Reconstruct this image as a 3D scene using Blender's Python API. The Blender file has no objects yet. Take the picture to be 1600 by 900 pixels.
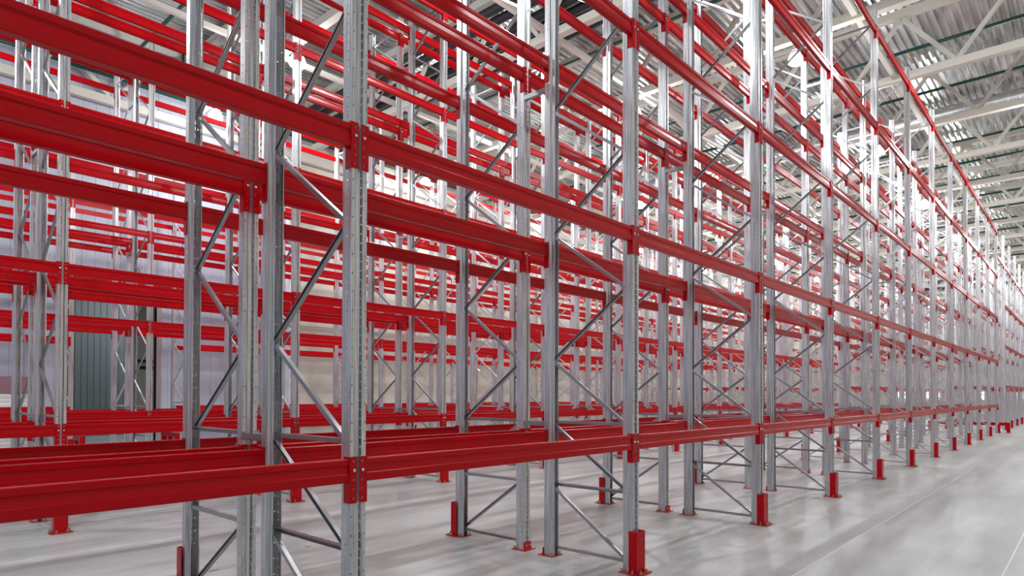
import bpy, bmesh, math, random
from mathutils import Vector, Matrix
random.seed(7)
S = bpy.context.scene
COL = S.collection

# ------------------------------------------------------------------ camera
F_PX, YAW, PITCH, ROLL, CY = 1008.6, 0.73437, 0.01355, 0.00225, 602.98
CAM = Vector((0.8013, -2.9334, 1.5265))
d = Vector((math.cos(YAW)*math.cos(PITCH), math.sin(YAW)*math.cos(PITCH), math.sin(PITCH)))
r = Vector((math.sin(YAW), -math.cos(YAW), 0)); u = r.cross(d)
c_, s_ = math.cos(ROLL), math.sin(ROLL)
r, u = c_*r + s_*u, -s_*r + c_*u
cam_data = bpy.data.cameras.new('camera'); cam = bpy.data.objects.new('camera', cam_data); COL.objects.link(cam)
cam.matrix_world = Matrix(((r.x, u.x, -d.x, CAM.x), (r.y, u.y, -d.y, CAM.y), (r.z, u.z, -d.z, CAM.z), (0, 0, 0, 1)))
cam_data.sensor_width = 36; cam_data.lens = F_PX/1600*36; cam_data.shift_y = (CY-450)/1600
cam_data.clip_start = .05; cam_data.clip_end = 400
S.camera = cam

# ------------------------------------------------------------------ light and exposure
EXPOSURE = -0.05
LAMP_W = 400.0
LAMP_UP = 190.0
WORLD = 0.4
GLOW = 30.0
S.view_settings.view_transform = 'Standard'; S.view_settings.look = 'None'
S.view_settings.gamma = 1; S.view_settings.use_curve_mapping = False
S.view_settings.exposure = EXPOSURE
w = bpy.data.worlds.new('world'); S.world = w; w.use_nodes = True
w.node_tree.nodes['Background'].inputs[0].default_value = (.86, .92, 1, 1)
w.node_tree.nodes['Background'].inputs[1].default_value = WORLD

# ------------------------------------------------------------------ layout of the hall (metres)
BAY = 2.82; D = .975; GAP = .263; PAIR = 5.523
L1, PITCHZ = 1.194, 1.7913
POST_H = 8.66
WALL_Y = 18.4
X0, X1, Y0 = -7.0, 80.0, -9.0
DECK_Z = 12.45
LAMP_X = [0.95+8.2*i for i in range(9)]
LAMP_Y = [-2.2, 2.5, 7.15, 11.9, 16.65]

# ------------------------------------------------------------------ materials
def node(nt, t, **kw):
    n = nt.nodes.new(t)
    for k, v in kw.items(): setattr(n, k, v)
    return n
def mat(name, col, rough=.5, metal=0., coat=0., var=None, bump=None, spec=.5):
    m = bpy.data.materials.new(name); m.use_nodes = True; nt = m.node_tree
    b = nt.nodes['Principled BSDF']
    b.inputs['Base Color'].default_value = (*col, 1); b.inputs['Roughness'].default_value = rough
    b.inputs['Metallic'].default_value = metal; b.inputs['Coat Weight'].default_value = coat
    b.inputs['Coat Roughness'].default_value = .12
    b.inputs['Specular IOR Level'].default_value = spec
    if var:
        col2, scale, stretch, lo, hi = var
        tc = node(nt, 'ShaderNodeTexCoord'); mp = node(nt, 'ShaderNodeMapping'); mp.inputs['Scale'].default_value = stretch
        nz = node(nt, 'ShaderNodeTexNoise'); nz.inputs['Scale'].default_value = scale; nz.inputs['Detail'].default_value = 6
        rp = node(nt, 'ShaderNodeValToRGB'); rp.color_ramp.elements[0].position = lo; rp.color_ramp.elements[1].position = hi
        rp.color_ramp.elements[0].color = (*col, 1); rp.color_ramp.elements[1].color = (*col2, 1)
        L = nt.links.new
        L(tc.outputs['Object'], mp.inputs[0]); L(mp.outputs[0], nz.inputs[0]); L(nz.outputs[0], rp.inputs[0]); L(rp.outputs[0], b.inputs['Base Color'])
    if bump:
        sc, st, stretch = bump
        tc = node(nt, 'ShaderNodeTexCoord'); mp = node(nt, 'ShaderNodeMapping'); mp.inputs['Scale'].default_value = stretch
        nz = node(nt, 'ShaderNodeTexNoise'); nz.inputs['Scale'].default_value = sc; nz.inputs['Detail'].default_value = 3
        bp = node(nt, 'ShaderNodeBump'); bp.inputs['Strength'].default_value = st; bp.inputs['Distance'].default_value = .01
        L = nt.links.new
        L(tc.outputs['Object'], mp.inputs[0]); L(mp.outputs[0], nz.inputs[0]); L(nz.outputs[0], bp.inputs['Height']); L(bp.outputs[0], b.inputs['Normal'])
    return m

M = {}
M['zinc'] = mat('galvanised_steel', (.40, .41, .44), .28, .64, var=((.80, .81, .83), 7, (13, 13, .3), .34, .66))
M['zinc_plain'] = mat('galvanised_brace_steel', (.40, .41, .43), .3, .85)
M['red'] = mat('red_powder_coat', (.50, .001, .006), .24, 0, .0, spec=.2)
M['red_bright'] = mat('red_foot_paint', (.50, .006, .015), .4)
M['bolt'] = mat('zinc_bolt', (.75, .75, .76), .25, 1)
M['brass'] = mat('yellow_zinc_bolt', (.55, .42, .2), .35, .9)
M['dark'] = mat('dark_hole', (.01, .01, .012), .8)
M['truss'] = mat('cream_steel_paint', (.58, .57, .51), .4)
M['green'] = mat('green_pipe_paint', (.004, .06, .045), .35)
M['black'] = mat('black_pipe_insulation', (.012, .012, .017), .65)
M['duct'] = mat('spiral_duct_zinc', (.6, .61, .63), .3, .85)
M['deck'] = mat('galvanised_roof_deck', (.30, .325, .32), .25, .75, var=((.76, .78, .77), 1.2, (.5, 3, 1), .3, .7))
M['lilac'] = mat('pale_lilac_panel', (.43, .45, .54), .35)
M['cream'] = mat('cream_panel', (.60, .585, .52), .45)
M['greypanel'] = mat('grey_panel', (.17, .20, .21), .45)
M['band'] = mat('pink_film_on_door', (.46, .30, .36), .25, .5)
M['white'] = mat('white_paint', (.8, .8, .8), .4)
M['housing'] = mat('lamp_housing', (.55, .55, .56), .35, .6)
M['sensor'] = mat('brass_sprinkler_head', (.7, .5, .2), .3, .9)
gm = bpy.data.materials.new('lamp_glow'); gm.use_nodes = True
b = gm.node_tree.nodes['Principled BSDF']; b.inputs['Base Color'].default_value = (1, 1, 1, 1)
b.inputs['Emission Color'].default_value = (1, .97, .93, 1); b.inputs['Emission Strength'].default_value = GLOW
M['glow'] = gm
gl = bpy.data.materials.new('daylight_panel_glow'); gl.use_nodes = True
b = gl.node_tree.nodes['Principled BSDF']; b.inputs['Emission Color'].default_value = (.8, .92, 1, 1); b.inputs['Emission Strength'].default_value = 2.5
M['daylight'] = gl

def concrete():
    m = bpy.data.materials.new('polished_concrete'); m.use_nodes = True; nt = m.node_tree; L = nt.links.new
    b = nt.nodes['Principled BSDF']
    g = node(nt, 'ShaderNodeNewGeometry')
    def nz(scale, stretch, detail=6, rough=.6):
        mp = node(nt, 'ShaderNodeMapping'); mp.inputs['Scale'].default_value = stretch
        n = node(nt, 'ShaderNodeTexNoise'); n.inputs['Scale'].default_value = scale; n.inputs['Detail'].default_value = detail
        n.inputs['Roughness'].default_value = rough
        L(g.outputs['Position'], mp.inputs[0]); L(mp.outputs[0], n.inputs[0]); return n.outputs[0]
    a = nz(1.2, (.3, 1.6, 1)); c = nz(3.2, (.4, 2.2, 1), 10, .75); e = nz(30, (1, 1, 1), 4)
    def ramp(x, lo, hi, c0, c1):
        rp = node(nt, 'ShaderNodeValToRGB'); rp.color_ramp.elements[0].position = lo; rp.color_ramp.elements[1].position = hi
        rp.color_ramp.elements[0].color = (*c0, 1); rp.color_ramp.elements[1].color = (*c1, 1); L(x, rp.inputs[0]); return rp.outputs[0]
    def mix(f, x, y, mode='MULTIPLY'):
        mx = node(nt, 'ShaderNodeMix', data_type='RGBA', blend_type=mode); mx.inputs[0].default_value = f
        L(x, mx.inputs[6]); L(y, mx.inputs[7]); return mx.outputs[2]
    base = ramp(a, .3, .7, (.37, .39, .39), (.60, .615, .61))
    k = ramp(c, .3, .68, (.76, .76, .765), (1, 1, 1))
    k2 = ramp(e, .35, .6, (.94, .94, .94), (1, 1, 1))
    col = mix(1., mix(1., base, k), k2)
    L(col, b.inputs['Base Color'])
    rr = node(nt, 'ShaderNodeMapRange'); L(c, rr.inputs[0]); rr.inputs[3].default_value = .22; rr.inputs[4].default_value = .42
    L(rr.outputs[0], b.inputs['Roughness'])
    return m
M['concrete'] = concrete()

# ------------------------------------------------------------------ mesh helpers
class MB:
    def __init__(s): s.v = []; s.f = []; s.mi = []; s.m = 0
    def add(s, vs, fs):
        o = len(s.v); s.v += [tuple(x) for x in vs]; s.f += [tuple(i+o for i in q) for q in fs]; s.mi += [s.m]*len(fs); return s
    def box(s, x0, x1, y0, y1, z0, z1):
        return s.add([(x0,y0,z0),(x1,y0,z0),(x1,y1,z0),(x0,y1,z0),(x0,y0,z1),(x1,y0,z1),(x1,y1,z1),(x0,y1,z1)],
                     [(0,3,2,1),(4,5,6,7),(0,1,5,4),(1,2,6,5),(2,3,7,6),(3,0,4,7)])
    def prism(s, poly, a, b, axis):
        """closed polygon swept from a to b along an axis; poly pairs are the two other coordinates in cyclic-free order"""
        n = len(poly)
        def P(q, t):
            return {'x': (t, q[0], q[1]), 'y': (q[0], t, q[1]), 'z': (q[0], q[1], t)}[axis]
        vs = [P(q, a) for q in poly] + [P(q, b) for q in poly]
        fs = [(i, (i+1) % n, (i+1) % n+n, i+n) for i in range(n)] + [tuple(range(n-1, -1, -1)), tuple(range(n, 2*n))]
        return s.add(vs, fs)
    def bar(s, p, q, w_, h_, up=(1, 0, 0)):
        p, q = Vector(p), Vector(q); dd = (q-p).normalized(); a = Vector(up); a = (a-a.dot(dd)*dd).normalized(); b2 = dd.cross(a)
        vs = []
        for t in (p, q):
            for i, j in ((-1,-1),(1,-1),(1,1),(-1,1)): vs.append(t+a*(i*w_/2)+b2*(j*h_/2))
        return s.add(vs, [(0,3,2,1),(4,5,6,7),(0,1,5,4),(1,2,6,5),(2,3,7,6),(3,0,4,7)])
    def channel(s, p, q, w_, h_, t, up=(1, 0, 0), flip=1):
        """open C section between two points"""
        p, q = Vector(p), Vector(q); dd = (q-p).normalized(); a = Vector(up); a = (a-a.dot(dd)*dd).normalized(); b2 = dd.cross(a)*flip
        H, W = h_/2, w_/2
        pr = [(-W,-H),(W,-H),(W,-H+t),(-W+t,-H+t),(-W+t,H-t),(W,H-t),(W,H),(-W,H)]
        n = len(pr); vs = [e+a*x+b2*y for e in (p, q) for x, y in pr]
        fs = [(i, (i+1) % n, (i+1) % n+n, i+n) for i in range(n)] + [tuple(range(n-1, -1, -1)), tuple(range(n, 2*n))]
        return s.add(vs, fs)
    def tube(s, p, q, rad, n=12, r2=None, cap=True):
        p, q = Vector(p), Vector(q); dd = (q-p).normalized(); a = Vector((0,0,1)) if abs(dd.z) < .9 else Vector((1,0,0))
        a = (a-a.dot(dd)*dd).normalized(); b2 = dd.cross(a); r2 = rad if r2 is None else r2
        vs = [e+(a*math.cos(2*math.pi*i/n)+b2*math.sin(2*math.pi*i/n))*R for e, R in ((p, rad), (q, r2)) for i in range(n)]
        fs = [(i, (i+1) % n, (i+1) % n+n, i+n) for i in range(n)]
        if cap: fs += [tuple(range(n-1, -1, -1)), tuple(range(n, 2*n))]
        return s.add(vs, fs)
    def lathe(s, prof, n=20, c=(0, 0, 0)):
        vs = [(c[0]+R*math.cos(2*math.pi*i/n), c[1]+R*math.sin(2*math.pi*i/n), c[2]+z) for R, z in prof for i in range(n)]
        fs = [(j*n+i, j*n+(i+1) % n, (j+1)*n+(i+1) % n, (j+1)*n+i) for j in range(len(prof)-1) for i in range(n)]
        return s.add(vs, fs)
    def sheet(s, pts, nrm, zs, hole, t):
        """perforated folded sheet: pts is the folded outline (x,y), nrm its inward offsets, zs the height stations; hole(i,j) leaves the cell out"""
        n, k = len(pts), len(zs); o = len(s.v)
        for z in zs:
            for x, y in pts: s.v.append((x, y, z))
        for z in zs:
            for (x, y), (a, b2) in zip(pts, nrm): s.v.append((x+a*t, y+b2*t, z))
        N = n*k
        solid = [[not hole(i, j) for i in range(n-1)] for j in range(k-1)]
        def S_(i, j): return 0 <= i < n-1 and 0 <= j < k-1 and solid[j][i]
        fs = []
        for j in range(k-1):
            for i in range(n-1):
                if not solid[j][i]: continue
                a, b2, c, d2 = j*n+i, j*n+i+1, (j+1)*n+i+1, (j+1)*n+i
                fs.append((a, b2, c, d2)); fs.append((a+N, d2+N, c+N, b2+N))
                if not S_(i-1, j): fs.append((a, d2, d2+N, a+N))
                if not S_(i+1, j): fs.append((b2, b2+N, c+N, c))
                if not S_(i, j-1): fs.append((a, a+N, b2+N, b2))
                if not S_(i, j+1): fs.append((d2, c, c+N, d2+N))
        s.f += [tuple(q+o for q in f) for f in fs]; s.mi += [s.m]*len(fs); return s
    def mesh(s, name, *mats, smooth=False, fix=True):
        me = bpy.data.meshes.new(name); me.from_pydata(s.v, [], s.f)
        for m in mats: me.materials.append(M[m])
        if any(s.mi): me.polygons.foreach_set('material_index', s.mi)
        if fix and len(s.f) < 60000:
            bm = bmesh.new(); bm.from_mesh(me); bmesh.ops.recalc_face_normals(bm, faces=bm.faces); bm.to_mesh(me); bm.free()
        if smooth:
            me.polygons.foreach_set('use_smooth', [True]*len(me.polygons))
        me.update(); return me

def ob(name, me, parent=None, loc=None):
    o = bpy.data.objects.new(name, me); COL.objects.link(o)
    if parent is not None: o.parent = parent
    if loc: o.location = loc
    return o
def tag(o, label=None, cat=None, group=None, kind=None):
    if label: o['label'] = label
    if cat: o['category'] = cat
    if group: o['group'] = group
    if kind or cat: o['kind'] = kind or 'thing'
    return o
def empty(name, loc=(0, 0, 0)):
    o = bpy.data.objects.new(name, None); COL.objects.link(o); o.location = loc; o.empty_display_size = .1; return o
def struct(name, me): return tag(ob(name, me), kind='structure')
def clone(src, parent=None):
    c = src.copy(); COL.objects.link(c); c.parent = parent
    for ch in src.children: clone(ch, c)
    return c
ORD = ['', 'first', 'second', 'third', 'fourth', 'fifth', 'sixth', 'seventh', 'eighth', 'ninth', 'tenth', 'eleventh', 'twelfth', 'thirteenth',
       'fourteenth', 'fifteenth', 'sixteenth', 'seventeenth', 'eighteenth', 'nineteenth', 'twentieth', 'twenty-first', 'twenty-second',
       'twenty-third', 'twenty-fourth', 'twenty-fifth', 'twenty-sixth', 'twenty-seventh', 'twenty-eighth', 'twenty-ninth']

# ------------------------------------------------------------------ the setting
fl = struct('floor', MB().box(X0-.2, X1+.2, Y0-.2, 34, -.2, 0).mesh('floor', 'concrete'))
def trap(y0, y1, pitch, depth, z):
    """corrugated profile (y,z) going up"""
    out = []; y = y0
    while y < y1-1e-6:
        out += [(y, z), (y+pitch*.36, z), (y+pitch*.5, z+depth), (y+pitch*.86, z+depth)]; y += pitch
    out.append((y1, z)); return out
pr = trap(Y0, WALL_Y+1, .2, .09, DECK_Z)
m_ = MB(); n = len(pr)
m_.add([(x, y, z) for x in (X0, X1) for y, z in pr] + [(x, y, z+.004) for x in (X0, X1) for y, z in pr],
       [(i, i+1, n+i+1, n+i) for i in range(n-1)] + [(2*n+i, 3*n+i, 3*n+i+1, 2*n+i+1) for i in range(n-1)])
struct('ceiling', m_.mesh('ceiling', 'deck', fix=False))
m_ = MB().box(X0, X1, Y0, WALL_Y+1, DECK_Z+.1, DECK_Z+.3)
struct('roof_slab', m_.mesh('roof_slab', 'white'))

def ribbed(x0, x1, z0, z1, y, pitch=.33, depth=.012, groove=.03):
    pts = []; x = x0
    while x < x1-1e-6:
        e = min(x+pitch, x1)
        pts += [(x, y+depth), (x+groove*.4, y), (max(x+groove*.4, e-groove*.4), y), (e, y+depth)]; x = e
    pts += [(x1, y+.15), (x0, y+.15)]
    return MB().prism([(a, b2) for a, b2 in pts], z0, z1, 'z')
OX0, OX1, OTOP, SPLIT = 5.84, 8.16, 4.25, 12.75
m_ = ribbed(X0, OX0, 0, DECK_Z+.1, WALL_Y); 
for part in (ribbed(OX0, OX1, OTOP, DECK_Z+.1, WALL_Y), ribbed(OX1, SPLIT, 0, DECK_Z+.1, WALL_Y)): m_.add(part.v, part.f)
struct('wall_side_pale', m_.mesh('wall_side_pale', 'lilac'))
# cream wall of horizontal panels
pts = []; z = 0
while z < DECK_Z: 
    e = min(z+1.0, DECK_Z+.1); pts += [(WALL_Y+.012, z), (WALL_Y, z+.012), (WALL_Y, e-.012), (WALL_Y+.012, e)]; z = e
    if z >= DECK_Z+.1-1e-6: break
pts += [(WALL_Y+.15, DECK_Z+.1), (WALL_Y+.15, 0)]
struct('wall_side_cream', MB().prism(pts, SPLIT, X1, 'x').mesh('wall_side_cream', 'cream'))
struct('wall_end', MB().box(X1, X1+.2, Y0, WALL_Y+.2, 0, DECK_Z+.1).mesh('wall_end', 'cream'))
struct('wall_start', MB().box(X0-.2, X0, Y0, WALL_Y+.2, 0, DECK_Z+.1).mesh('wall_start', 'lilac'))
struct('wall_near', MB().box(X0, X1, Y0-.2, Y0, 0, DECK_Z+.1).mesh('wall_near', 'cream'))
# room behind the passage
struct('wall_passage_grey', ribbed(3.6, 9.45, 0, 6, 24.0, .2, .02, .05).mesh('wall_passage_grey', 'greypanel'))
struct('wall_passage_back', MB().box(9.0, 16, 30, 30.2, 0, 6).mesh('wall_passage_back', 'cream'))
struct('wall_passage_left', MB().box(3.4, 3.6, WALL_Y+.15, 24.1, 0, 6).mesh('wall_passage_left', 'greypanel'))
struct('wall_passage_right', MB().box(15.8, 16, WALL_Y+.15, 30.2, 0, 6).mesh('wall_passage_right', 'cream'))
struct('ceiling_passage', MB().box(3.4, 16, WALL_Y+.15, 30.2, 5.6, 5.8).mesh('ceiling_passage', 'white'))
m_ = MB().box(OX0-.12, OX0, WALL_Y-.05, WALL_Y+.2, 0, OTOP).box(OX1, OX1+.12, WALL_Y-.05, WALL_Y+.2, 0, OTOP).box(OX0-.12, OX1+.12, WALL_Y-.05, WALL_Y+.2, OTOP, OTOP+.12)
struct('trim_passage', m_.mesh('trim_passage', 'duct'))
la = bpy.data.lights.new('passage_light', 'AREA'); la.energy = 150; la.shape = 'RECTANGLE'; la.size = 4; la.size_y = 1; la.color = (.95, .98, 1)
lo = bpy.data.objects.new('passage_light', la); COL.objects.link(lo); lo.location = (9.5, 22, 5.5)
# wall columns on the cream side
for i in range(8):
    x = 17.9+i*8.2
    struct('pillar_side_%d' % (i+1), MB().box(x-.2, x+.2, WALL_Y-.28, WALL_Y-.005, 0, 9.87).mesh('pillar', 'cream'))
struct('pillar_corner', MB().box(SPLIT-.35, SPLIT+.05, WALL_Y-.3, WALL_Y-.005, 0, 9.87).mesh('pillar', 'white'))
# floor joints: shallow filled saw cuts in the slab
m_ = MB()
for y in (-1.03, -2.34, 4.35, 13.6): m_.box(X0, X1, y-.005, y+.005, -.01, .0012)
struct('floor_joint_long', m_.mesh('floor_joint', 'white'))

# dock door at the left of the passage
dd_ = empty('dock_door', (0, 0, 0)); tag(dd_, 'white sectional dock door behind racks left of the grey passage', 'door')
m_ = MB(); z = .02
for i in range(13):
    m_.prism([(WALL_Y-.05, z), (WALL_Y-.07, z+.02), (WALL_Y-.07, z+.09), (WALL_Y-.05, z+.115), (WALL_Y-.006, z+.115), (WALL_Y-.006, z)], 1.9, 5.1, 'x'); z += .115
ob('door_leaf', m_.mesh('door_leaf', 'white'), dd_)
ob('door_band', MB().box(1.9, 5.1, WALL_Y-.07, WALL_Y-.005, 1.53, 1.98).mesh('door_band', 'band'), dd_)['label'] = 'dull pink band along the top'
# daylight slots low on the end wall
for i, y in enumerate((-1.2, 1.6, 4.4, 9, 12)):
    tag(ob('window_%d' % (i+1), MB().box(X1-.05, X1-.003, y, y+1.2, 1.1, 1.9).mesh('window', 'daylight')), kind='structure')

# ------------------------------------------------------------------ roof trusses
CH_Z, TOP_Z = 10.42, 12.2
CHORD_X = [21.45+4.1*i for i in range(-6, 15)]
def make_truss():
    t = empty('roof_truss')
    ob('bottom_chord', MB().box(-.1, .1, Y0, WALL_Y-.35, CH_Z-.1, CH_Z+.1).mesh('bottom_chord', 'truss'), t)
    ob('top_chord', MB().box(-.1, .1, Y0, WALL_Y-.35, TOP_Z-.1, TOP_Z+.12).mesh('top_chord', 'truss'), t)
    k = -3
    me_a = MB().bar((0, 0, CH_Z+.08), (0, 1.27, TOP_Z-.1), .1, .1).mesh('diagonal', 'truss')
    me_b = MB().bar((0, 0, CH_Z+.08), (0, -1.27, TOP_Z-.1), .1, .1).mesh('diagonal', 'truss')
    gp = MB().box(-.012, .012, -.2, .2, -.17, .05).mesh('gusset_plate', 'truss')
    while -.26+2.54*k+1.27 < WALL_Y-.4:
        y = -.26+2.54*k
        if y-1.27 > Y0:
            ob('diagonal', me_a, t, (0, y, 0)); ob('diagonal', me_b, t, (0, y, 0))
            ob('gusset_plate', gp, t, (0, y+1.27, TOP_Z-.1))
        k += 1
    return t
truss = make_truss()
for i, x in enumerate(CHORD_X):
    t = truss if i == 0 else clone(truss)
    t.location = (x, 0, 0)
    tag(t, 'cream steel roof truss spanning across the racks, %s from the near end' % ORD[i+1], 'roof truss', 'parallel cream roof trusses')
for nm, y in (('aisle', 1.16), ('middle', 7.0), ('far', 12.95)):
    for i in range(len(CHORD_X)-1):
        if CHORD_X[i] > 60: break
        o = ob('roof_tie', bpy.data.meshes.get('roof_tie') or MB().box(.1, 4.0, -.06, .06, CH_Z-.03, CH_Z+.09).mesh('roof_tie', 'truss'), None, (CHORD_X[i], y, 0))
        tag(o, 'cream tie bar between the %s and %s roof trusses, %s line' % (ORD[i+1], ORD[i+2], {'aisle': 'front aisle', 'middle': 'middle', 'far': 'far wall'}[nm]), 'roof tie', 'cream tie bars between trusses')
# long girder along the side wall
t = empty('edge_girder', (0, 0, 0)); tag(t, 'long cream girder with V bracing running along the side wall', 'girder')
ob('bottom_chord', MB().box(X0, X1, WALL_Y-.3, WALL_Y-.12, 9.88, 10.12).mesh('edge_chord', 'truss'), t)
ob('top_chord', MB().box(X0, X1, WALL_Y-.3, WALL_Y-.12, 12.0, 12.2).mesh('edge_chord', 'truss'), t)
ga = MB().bar((0, 0, 10.1), (2.05, 0, 12.0), .12, .12, (0, 1, 0)).mesh('edge_diagonal', 'truss'); gb = MB().bar((0, 0, 10.1), (-2.05, 0, 12.0), .12, .12, (0, 1, 0)).mesh('edge_diagonal', 'truss')
for i in range(19):
    x = -1.4+4.1*i
    ob('diagonal', ga, t, (x, WALL_Y-.21, 0)); ob('diagonal', gb, t, (x, WALL_Y-.21, 0))
# sprinkler pipes
head = MB().lathe([(.0, -.16), (.03, -.15), (.012, -.12), (.02, -.1), (.02, -.02)], 8).mesh('sprinkler_head', 'sensor')
pipe = MB().tube((0, Y0, 11.55), (0, WALL_Y-.4, 11.55), .05, 10).mesh('pipe_run', 'green', smooth=True)
for i in range(20):
    x = 4.35+3.0*i
    if min(abs(x-cx) for cx in CHORD_X) < .3: x += .35
    t = empty('sprinkler_pipe', (x, 0, 0)); tag(t, 'green sprinkler pipe crossing under the roof deck, %s from the near end' % ORD[i+1], 'sprinkler pipe', 'green sprinkler pipes')
    ob('pipe_run', pipe, t)
    for y in (-2.2, 1.0, 4.2, 7.4, 10.6, 13.8): ob('sprinkler_head', head, t, (0, y, 11.53))
t = empty('wall_pipe', (0, 0, 0)); tag(t, 'green pipe running level along the pale side wall above the racks', 'pipe')
ob('pipe_run', MB().tube((X0, WALL_Y-.45, 10.64), (60, WALL_Y-.45, 10.64), .06, 10).mesh('wall_run', 'green', smooth=True), t)
ob('riser', MB().tube((8.7, WALL_Y-.45, 10.64), (8.7, WALL_Y-.45, 12.2), .045, 10).mesh('riser', 'green', smooth=True), t)
# black insulated pipes
for i, x in enumerate((12.55, 12.95, 13.55, 13.95, 14.35, 14.75)):
    tag(ob('insulated_pipe', MB().tube((x, 3.0, 11.3), (x, WALL_Y-.5, 11.3), .12, 14).mesh('insulated_pipe', 'black', smooth=True)),
        'black insulated pipe under the roof, %s of six side by side' % ORD[i+1], 'pipe', 'bundle of six black insulated pipes')
t = MB(); 
prf = []
y = Y0
while y < WALL_Y-.5:
    prf += [(y, .26), (y+.02, .26), (y+.26, .26), (y+.28, .26), (y+.29, .264)]; y += .3
nn = 18; vs = [(R*math.cos(2*math.pi*i/nn), yy, R*math.sin(2*math.pi*i/nn)) for yy, R in prf for i in range(nn)]
t.add(vs, [(j*nn+i, j*nn+(i+1) % nn, (j+1)*nn+(i+1) % nn, (j+1)*nn+i) for j in range(len(prf)-1) for i in range(nn)])
tag(ob('air_duct', t.mesh('air_duct', 'duct', smooth=True), None, (27.3, 0, 11.25)), 'round silver spiral air duct crossing the ceiling near the front aisle', 'air duct')
for k, z in enumerate((3.05, 2.75)):
    tag(ob('black_pipe', MB().tube((9.0, 29.93, z), (15.8, 29.93, z), .07, 10).mesh('black_pipe', 'black', smooth=True)), 'black pipe crossing the room behind the passage, %s of two' % ('upper', 'lower')[k], 'pipe')

# ------------------------------------------------------------------ high bay lamps
housing = MB().lathe([(.0, .42), (.07, .42), (.085, .38), (.09, .24), (.12, .21), (.12, .17), (0, .17)], 24).mesh('reflector_housing', 'housing', smooth=True)
globe = MB().lathe([(.0, -.15), (.1, -.145), (.16, -.13), (.2, -.095), (.205, -.05), (.185, .03), (.15, .11), (.11, .165), (0, .165)], 24).mesh('diffuser', 'glow', smooth=True)
rod = MB().tube((0, 0, .4), (0, 0, .46), .012, 8).box(-.06, .06, -.06, .06, .4, .42).mesh('hanging_rod', 'housing')
ld = bpy.data.lights.new('high_bay_lamp', 'SPOT'); ld.energy = LAMP_W; ld.spot_size = math.radians(160); ld.spot_blend = .35; ld.shadow_soft_size = .14; ld.color = (.95, .985, 1)
lu = bpy.data.lights.new('high_bay_globe', 'POINT'); lu.energy = LAMP_UP; lu.shadow_soft_size = .2; lu.color = (.95, .985, 1)
rowname = ['over the front aisle', 'over the first rack pair', 'over the second aisle', 'over the third aisle', 'above the wall-side rack']
for j, y in enumerate(LAMP_Y):
    for i, x in enumerate(LAMP_X):
        if i == 0 and j < 2: pass
        t = empty('high_bay_lamp', (x, y, 9.9)); tag(t, 'glowing round high bay lamp %s, %s along the hall' % (rowname[j], ORD[i+1]), 'ceiling lamp', 'high bay lamps in rows')
        ob('reflector_housing', housing, t); ob('diffuser', globe, t); ob('hanging_rod', rod, t)
        lo = bpy.data.objects.new('lamp_light', ld); COL.objects.link(lo); lo.parent = t; lo.location = (0, 0, -.3)
        lo = bpy.data.objects.new('globe_light', lu); COL.objects.link(lo); lo.parent = t; lo.location = (0, 0, -.45)

# ------------------------------------------------------------------ racking: upright post
def post_profile():
    """half outline of the folded post from the groove centre outwards, (x, y, nx, ny)"""
    half = [(.000, .014), (.0125, .014), (.0136, .0126), (.0222, .0022), (.024, .000), (.0365, .000), (.0445, .000), (.0485, .000), (.050, .002),
            (.050, .033), (.050, .042), (.050, .062), (.034, .072), (.032, .075), (.032, .107), (.031, .110), (.026, .110)]
    pts = [(-x, y) for x, y in reversed(half[1:])] + half
    nr = []
    for i in range(len(pts)):
        a = pts[max(i-1, 0)]; b2 = pts[min(i+1, len(pts)-1)]
        tx, ty = b2[0]-a[0], b2[1]-a[1]; l = math.hypot(tx, ty); nr.append((-ty/l, tx/l))
    return pts, nr
PTS, NRM = post_profile(); NP = len(PTS)
MID = NP//2
SLOT = (MID+2, MID-3); HOLE = (MID+5, MID-6); SIDE = (MID+9, MID-10)
def post_mesh(detail):
    if not detail:
        pts = [(-.05, .065), (-.05, 0), (-.02, 0), (-.015, .01), (.015, .01), (.02, 0), (.05, 0), (.05, .065), (.028, .078), (.028, .11), (-.028, .11), (-.028, .078)]
        return MB().prism(pts, .006, POST_H, 'z').mesh('post_simple', 'zinc')
    zs = [.006]; tagz = ['s']; z = .05
    rowi = 0
    while z+.05 < POST_H:
        for a, nm in ((.010, 's'), (.0205, 'A'), (.0295, 'B'), (.040, 'C')):   # stations inside one 50 mm pitch
            zs.append(z+a); tagz.append((nm, rowi))
        zs.append(z+.05); tagz.append(('s', rowi)); z += .05; rowi += 1
    zs.append(POST_H)
    # cell j spans zs[j]..zs[j+1]; tags tell where a cell starts
    starts = [('x', 0)]+[t if isinstance(t, tuple) else ('x', 0) for t in tagz[1:]]
    def hole(i, j):
        if j >= len(starts): return False
        nm, ri = starts[j]
        if i in SLOT: return nm in ('s', 'A', 'B') and j > 0 and zs[j+1]-zs[j] < .0125
        if i in HOLE: return nm == 'A' and ri % 2 == 0
        if i in SIDE: return nm == 'A'
        return False
    return MB().sheet(PTS, NRM, zs, hole, .0022).mesh('post', 'zinc', fix=False)
# stations: .010->.021 ('s' cell) .021->.029 ('A') .029->.040 ('B')
POST_HI, POST_LO = post_mesh(True), post_mesh(False)

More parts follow.
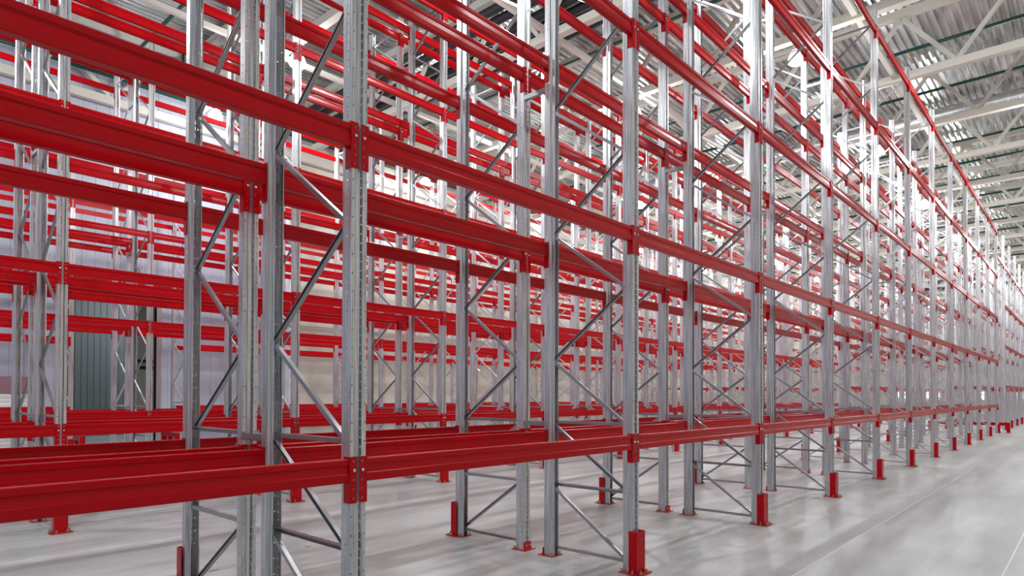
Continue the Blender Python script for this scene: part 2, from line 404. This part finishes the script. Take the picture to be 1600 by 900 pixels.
NF = [1.27+1.19*i for i in range(7)]            # nodes on the aisle-side post
NR = [.68]+[1.85+1.19*i for i in range(6)]       # nodes on the inner post
HZ = [.085, .68, 1.27, 8.41]
YF, YR = .085, D-.085
def brace(p, q, x, hi, flip=1, wd=.028):
    b2 = MB()
    if hi: b2.channel((x, p[0], p[1]), (x, q[0], q[1]), .026, wd, .003, (-flip, 0, 0), 1)
    else: b2.bar((x, p[0], p[1]), (x, q[0], q[1]), .022, wd)
    return b2
def segs():
    out = [('horizontal_brace', (YF-.02, z), (YR+.02, z), .012) for z in HZ]
    dg = [((YF, .10), (YR, .66)), ((YF, .70), (YR, 1.25))]
    zz = [(YF, NF[0])]
    for a, b2 in zip(NR[1:], NF[1:]): zz += [(YR, a), (YF, b2)]
    dg += list(zip(zz[:-1], zz[1:]))
    for i, (a, b2) in enumerate(dg):
        out.append(('diagonal_brace', a, b2, -.012))
    return out
foot_me = MB().box(-.085, .085, -.05, .125, 0, .006)
foot_me = foot_me.mesh('base_plate', 'red_bright')
shoe_b = MB().prism([(-.014, .006), (-.008, .075), (-.004, .075), (-.004, .006)], -.045, .06, 'x')
shoe_me = shoe_b.mesh('foot_bracket', 'red_bright')
anchor = MB().tube((0, 0, .006), (0, 0, .014), .016, 6).tube((0, 0, .014), (0, 0, .035), .008, 8).mesh('anchor_bolt', 'brass')
screw = MB().tube((0, -.006, 0), (0, 0, 0), .009, 6).mesh('screw', 'bolt')
nodebolt = MB().tube((-.036, 0, 0), (.036, 0, 0), .007, 6).mesh('node_bolt', 'bolt')
FRAME = {}
def make_frame(hi):
    t = empty('upright_frame')
    pm = POST_HI if hi else POST_LO
    f = ob('post', pm, t); bk = ob('post', pm, t, (0, D, 0)); bk.rotation_euler.z = math.pi
    for o2, sg in ((f, 1), (bk, -1)):
        bp = ob('base_plate', foot_me, t, (0, 0 if sg > 0 else D, 0)); bp.rotation_euler.z = 0 if sg > 0 else math.pi
        if hi:
            for ax, ay in ((-.068, .1), (.068, .1)): ob('anchor_bolt', anchor, bp, (ax, ay, 0))
    sh = ob('foot_bracket', shoe_me, t, (0, D, 0)); sh.rotation_euler.z = math.pi
    if hi:
        for ax in (-.02, .035): ob('screw', screw, sh, (ax, -.012, .045))
    for i, (nm, a, b2, x) in enumerate(segs()):
        ob(nm, brace(a, b2, x, hi, 1 if i % 2 else -1).mesh(nm, 'zinc_plain'), t)
    if hi:
        for z in HZ[:3]+NF[1:]: ob('node_bolt', nodebolt, t, (0, .088, z))
        for z in HZ[:3]+NR[1:]: ob('node_bolt', nodebolt, t, (0, D-.088, z))
    return t
def simple_frame_mesh():
    b2 = MB()
    src = POST_LO
    vs = [v.co.copy() for v in src.vertices]; fs = [tuple(p.vertices) for p in src.polygons]
    b2.add(vs, fs); b2.add([(-v.x, D-v.y, v.z) for v in vs], fs)
    for nm, a, c, x in segs():
        e = brace(a, c, x, False); b2.add(e.v, e.f)
    b2.m = 1
    b2.box(-.085, .085, -.05, .125, 0, .006).box(-.085, .085, D-.125, D+.05, 0, .006)
    return b2.mesh('upright_frame_far', 'zinc', 'red_bright')
FAR_FRAME = simple_frame_mesh()

# ------------------------------------------------------------------ pallet beams
BH = .125
def beam_profile():
    # (y, z): y=0 is the aisle face, z=0 the top
    f = [(.003, -BH), (.000, -BH+.004), (.000, -.080), (.0025, -.0775), (.0065, -.036), (.0015, -.032), (.000, -.031), (.000, -.004), (.003, 0)]
    return [(.050-y, z) for y, z in reversed(f)] + f
XA, XB = .056, BAY-.056
def body_mesh():
    return MB().prism([(y+.001, z-.012) for y, z in beam_profile()], XA, XB, 'x').mesh('beam_body', 'red')
def conn_mesh(sg, hi=True):
    """L-shaped end connector at the left (sg=1) or right (sg=-1) end; hooks over the post face"""
    b2 = MB(); H = .248
    xs = [.010, .022, .032, .048, .0535] if True else None
    zs = [-H]; 
    for i in range(5):
        c = -H+.025+.0495*i; zs += [c-.005, c+.005]
    zs.append(0)
    # face leg with five holes
    pts = [(x, -.004) for x in xs]; nr = [(0, 1)]*len(pts)
    def hole(i, j): return hi and i == 1 and j % 2 == 1
    b2.sheet(pts, nr, zs, hole, .0035)
    b2.box(.0515, .0565, -.004, .050, -H, 0)
    vs = [(x if sg > 0 else BAY-x, y, z) for x, y, z in b2.v]
    fs = b2.f if sg > 0 else [tuple(reversed(f)) for f in b2.f]
    q = MB(); q.add(vs, fs)
    return q.mesh('end_connector', 'red')
BODY = body_mesh(); CON = {(s, h): conn_mesh(s, h) for s in (1, -1) for h in (True, False)}
bolt_me = MB().lathe([(0, 0), (.009, 0), (.009, .004), (.006, .008), (0, .009)], 10).mesh('safety_bolt', 'bolt', smooth=True)
def make_beam():
    t = empty('pallet_beam')
    ob('beam_body', BODY, t)
    for s in (1, -1):
        c = ob('end_connector', CON[(s, True)], t)
        bb = ob('safety_bolt', bolt_me, c, (.027 if s > 0 else BAY-.027, -.004, -.073)); bb.rotation_euler.x = math.pi/2
    return t
def simple_beam_mb():
    b2 = MB(); b2.prism([(y, z-.012) for y, z in [(0, 0), (.05, 0), (.05, -BH), (0, -BH)]], XA, XB, 'x')
    for s in (1, -1):
        bx = MB().box(.010, .0565, -.004, -.0005, -.248, 0).box(.0515, .0565, -.0005, .05, -.248, 0)
        b2.add([(x if s > 0 else BAY-x, y, z) for x, y, z in bx.v], bx.f)
    return b2
SB = simple_beam_mb(); FAR_BEAM = simple_beam_mb().mesh('pallet_beam_far', 'red')

# rows: name, y of the aisle-side face, direction (+1: inner side lies at larger y), x offset
RA, RB = 0.0, D+GAP+D
y_c = PAIR; y_e = 2*PAIR; y_g = 3*PAIR
ROWS = [('A', RA, 1, 0., 'nearest rack'), ('B', RB, -1, 0., 'second rack'), ('C', y_c, 1, -.065, 'third rack'), ('D', y_c+RB, -1, -.065, 'fourth rack'),
        ('E', y_e, 1, -.13, 'fifth rack'), ('F', y_e+RB, -1, -.13, 'sixth rack'), ('G', y_g, 1, -.13, 'wall-side rack')]
K0 = {'A': 0, 'B': 0, 'C': 0, 'D': 0, 'E': 1, 'F': 1, 'G': 1}
K_END, K_LAST = 12, 24
fwd = Vector((math.cos(YAW), math.sin(YAW)))
def in_view(x, y, m=60):
    v = Vector((x-CAM.x, y-CAM.y)); z = v.dot(fwd)
    if z < .3: return False, 99
    uu = 800+F_PX*(v.dot(Vector((math.sin(YAW), -math.cos(YAW)))))/z
    return -m < uu < 1600+m, z

FR_HI = make_frame(True); FR_USED = [False]
frames = []
for rn, y, sg, ox, rl in ROWS:
    for k in range(K0[rn], K_LAST+1):
        x = k*BAY+ox
        vis, z = in_view(x, y)
        if not vis and not (k == K0[rn]): continue
        near = z < 13.5
        n_ = k-K0[rn]+1
        kv = next(q for q in range(K0[rn], K_LAST) if in_view(q*BAY+ox, y, 30)[0])
        lab = ('galvanised steel upright frame, %s from the near end of the %s row' % (ORD[k-kv+1], rl) if k >= kv else
               'galvanised upright frame just beyond the left edge, near end of the %s row' % rl)
        if near:
            t = FR_HI if not FR_USED[0] else clone(FR_HI); FR_USED[0] = True
            t.location = (x, y, 0)
        else:
            t = ob('upright_frame', FAR_FRAME, None, (x, y, 0))
        if sg < 0: t.rotation_euler.z = math.pi
        tag(t, lab, 'upright frame', 'galvanised upright frames of the racking')
        frames.append(t)

# beams: gather, rank by distance, the nearest 300 as things
cand = []
for ri, (rn, y, sg, ox, rl) in enumerate(ROWS):
    for k in range(K0[rn], K_LAST):
        for side in (0, 1):
            for lv in range(5):
                if k < K_END:
                    z = L1+PITCHZ*lv
                    if rn == 'G' and k == 2 and lv < 2: continue
                else:
                    if lv == 4: continue
                    z = 1.985+PITCHZ*lv+.02
                    if k == K_END and lv != 3: continue
                yy = y+sg*side*D
                f1 = (sg > 0) != (side == 1)         # True: beam face looks to -y
                a, za = in_view(k*BAY+ox, yy, 20); b2, zb = in_view((k+1)*BAY+ox, yy, 20)
                if not (a or b2) and not (za == 99 and zb < 90): continue
                if not (a or b2): continue
                # drop those above the frame edge
                zz = max(za if za < 90 else 0, zb if zb < 90 else 0)
                if (z-CAM.z)/max(zz, .1)*F_PX > 640: continue
                cand.append((zz, ri, k, side, lv, z, yy, f1))
cand.sort()
BEAM = make_beam(); used = False
rest = MB()
bay_i = lambda rn, k: ORD[k-K0[rn]+1]
LV = ['lowest', 'second', 'third', 'fourth', 'top']
n_thing = 0
for zz, ri, k, side, lv, z, yy, f1 in cand:
    rn, y, sg, ox, rl = ROWS[ri]
    x = k*BAY+ox
    if n_thing < 298:
        if zz < 15:
            t = BEAM if not used else clone(BEAM); used = True
        else:
            t = ob('pallet_beam', FAR_BEAM)
        if f1: t.location = (x, yy, z)
        else: t.location = (x+BAY, yy, z); t.rotation_euler.z = math.pi
        tag(t, 'red pallet beam, %s level, %s bay along, %s side of the %s' % (LV[lv], bay_i(rn, k), ('aisle', 'inner')[side], rl), 'pallet beam', 'red pallet beams of the racking')
        n_thing += 1
    else:
        if f1: rest.add([(vx+x, vy+yy, vz+z) for vx, vy, vz in SB.v], SB.f)
        else: rest.add([(x+BAY-vx, yy-vy, vz+z) for vx, vy, vz in SB.v], SB.f)
tag(ob('distant_pallet_beams', rest.mesh('distant_pallet_beams', 'red', fix=False)), 'many small red pallet beams of the far racking bays', 'pallet beam', 'distant red beams', 'stuff')

# column guards on every aisle-side post
def guard_mb():
    b2 = MB()
    b2.prism([(-.066, .032), (-.066, -.052), (.066, -.052), (.066, .032), (.061, .032), (.061, -.047), (-.061, -.047), (-.061, .032)], .006, .362, 'z')
    return b2
def make_guard(hi):
    t = empty('column_guard')
    g = ob('guard_shell', guard_mb().mesh('guard_shell', 'red'), t)
    f = ob('flange', MB().box(-.105, -.061, -.085, .03, .006, .012).box(.061, .105, -.085, .03, .006, .012).box(-.105, .105, -.1, -.047, .006, .012).mesh('flange', 'red_bright'), t)
    for ax, ay in ((-.086, -.02), (.086, -.02), (-.05, -.078), (.05, -.078)): ob('anchor_bolt', anchor, t, (ax, ay, .006))
    return t
GUARD = make_guard(True); gu = False
b2 = guard_mb(); b2.box(-.1, .1, -.095, -.05, .006, .012); GUARD_FAR = b2.mesh('column_guard_far', 'red')
for rn, y, sg, ox, rl in ROWS:
    for k in range(K0[rn], K_LAST+1):
        x = k*BAY+ox; vis, z = in_view(x, y, 20)
        if not vis or (z > 45 and rn != 'A'): continue
        if z < 15:
            t = GUARD if not gu else clone(GUARD); gu = True
            t.location = (x, y, 0)
        else: t = ob('column_guard', GUARD_FAR, None, (x, y, 0))
        if sg < 0: t.rotation_euler.z = math.pi
        kv = next(q for q in range(K0[rn], K_LAST) if in_view(q*BAY+ox, y, 20)[0])
        tag(t, 'red steel column guard at the foot of the %s aisle post, %s' % (ORD[k-kv+1], rl), 'column guard', 'red column guards on the floor')

# spacers between back-to-back rows
sp = MB().box(-.004, .004, 0, GAP, -.022, .022).box(-.004, .03, 0, GAP, .018, .022).box(-.004, .03, 0, GAP, -.022, -.018).mesh('row_spacer', 'zinc_plain')
for (a, an), yb, ox in ((('A', 'nearest and second racks'), D, 0), (('C', 'third and fourth racks'), y_c+D, -.065), (('E', 'fifth and sixth racks'), y_e+D, -.13)):
    for k in range(K0[a], K_LAST+1):
        x = k*BAY+ox; vis, z = in_view(x, yb, 10)
        if not vis or z > 24: continue
        for li, hz in enumerate((1.25, 4.46, 7.6)):
            o = ob('row_spacer', sp, None, (x-.052, yb, hz))
            tag(o, 'short galvanised spacer joining the %s, %s frame along, %s' % (an, ORD[k-K0[a]+1], ('low', 'middle height', 'high')[li]), 'row spacer', 'galvanised row spacers')

# low end barriers at the cross passages
def barrier(x, ya, yb, lab):
    t = empty('end_barrier', (x, 0, 0)); tag(t, lab, 'barrier')
    ob('rail', MB().box(-.06, .06, ya, yb, .3, .42).mesh('rail', 'red'), t)
    for y in (ya, (ya+yb)/2-.06, yb-.12): 
        ob('leg', MB().box(-.06, .06, y, y+.12, .008, .3).mesh('leg', 'red'), t)
        ob('foot_plate', MB().box(-.1, .1, y-.05, y+.17, 0, .008).mesh('foot_plate', 'red_bright'), t)
barrier(K_END*BAY+.35, -.35, RB+.3, 'low red steel barrier closing the end of the nearest rack pair')
barrier(K_END*BAY+.35, y_c-.3, y_c+RB+.3, 'low red steel barrier closing the end of the third and fourth racks')
barrier(2*BAY-.13+.25, y_g-.1, y_g+D, 'short low red barrier beside the grey passage, left side')
barrier(3*BAY-.13-.25, y_g-.1, y_g+D, 'short low red barrier beside the grey passage, right side')

# two small yellowish scraps on the floor of the second aisle
for (x, y), lab in (((4.25, 2.93), 'small yellowish scrap on the floor behind the first front frame, the farther one'), ((3.23, 2.73), 'small yellowish scrap on the floor near the second rack guard, the nearer one')):
    tag(ob('floor_scrap', MB().prism([(-.04, -.006), (-.015, -.02), (.03, -.012), (.045, .006), (.01, .02), (-.03, .014)], .0005, .003, 'z').mesh('floor_scrap', 'brass'), None, (x, y, 0)), lab, 'scrap')
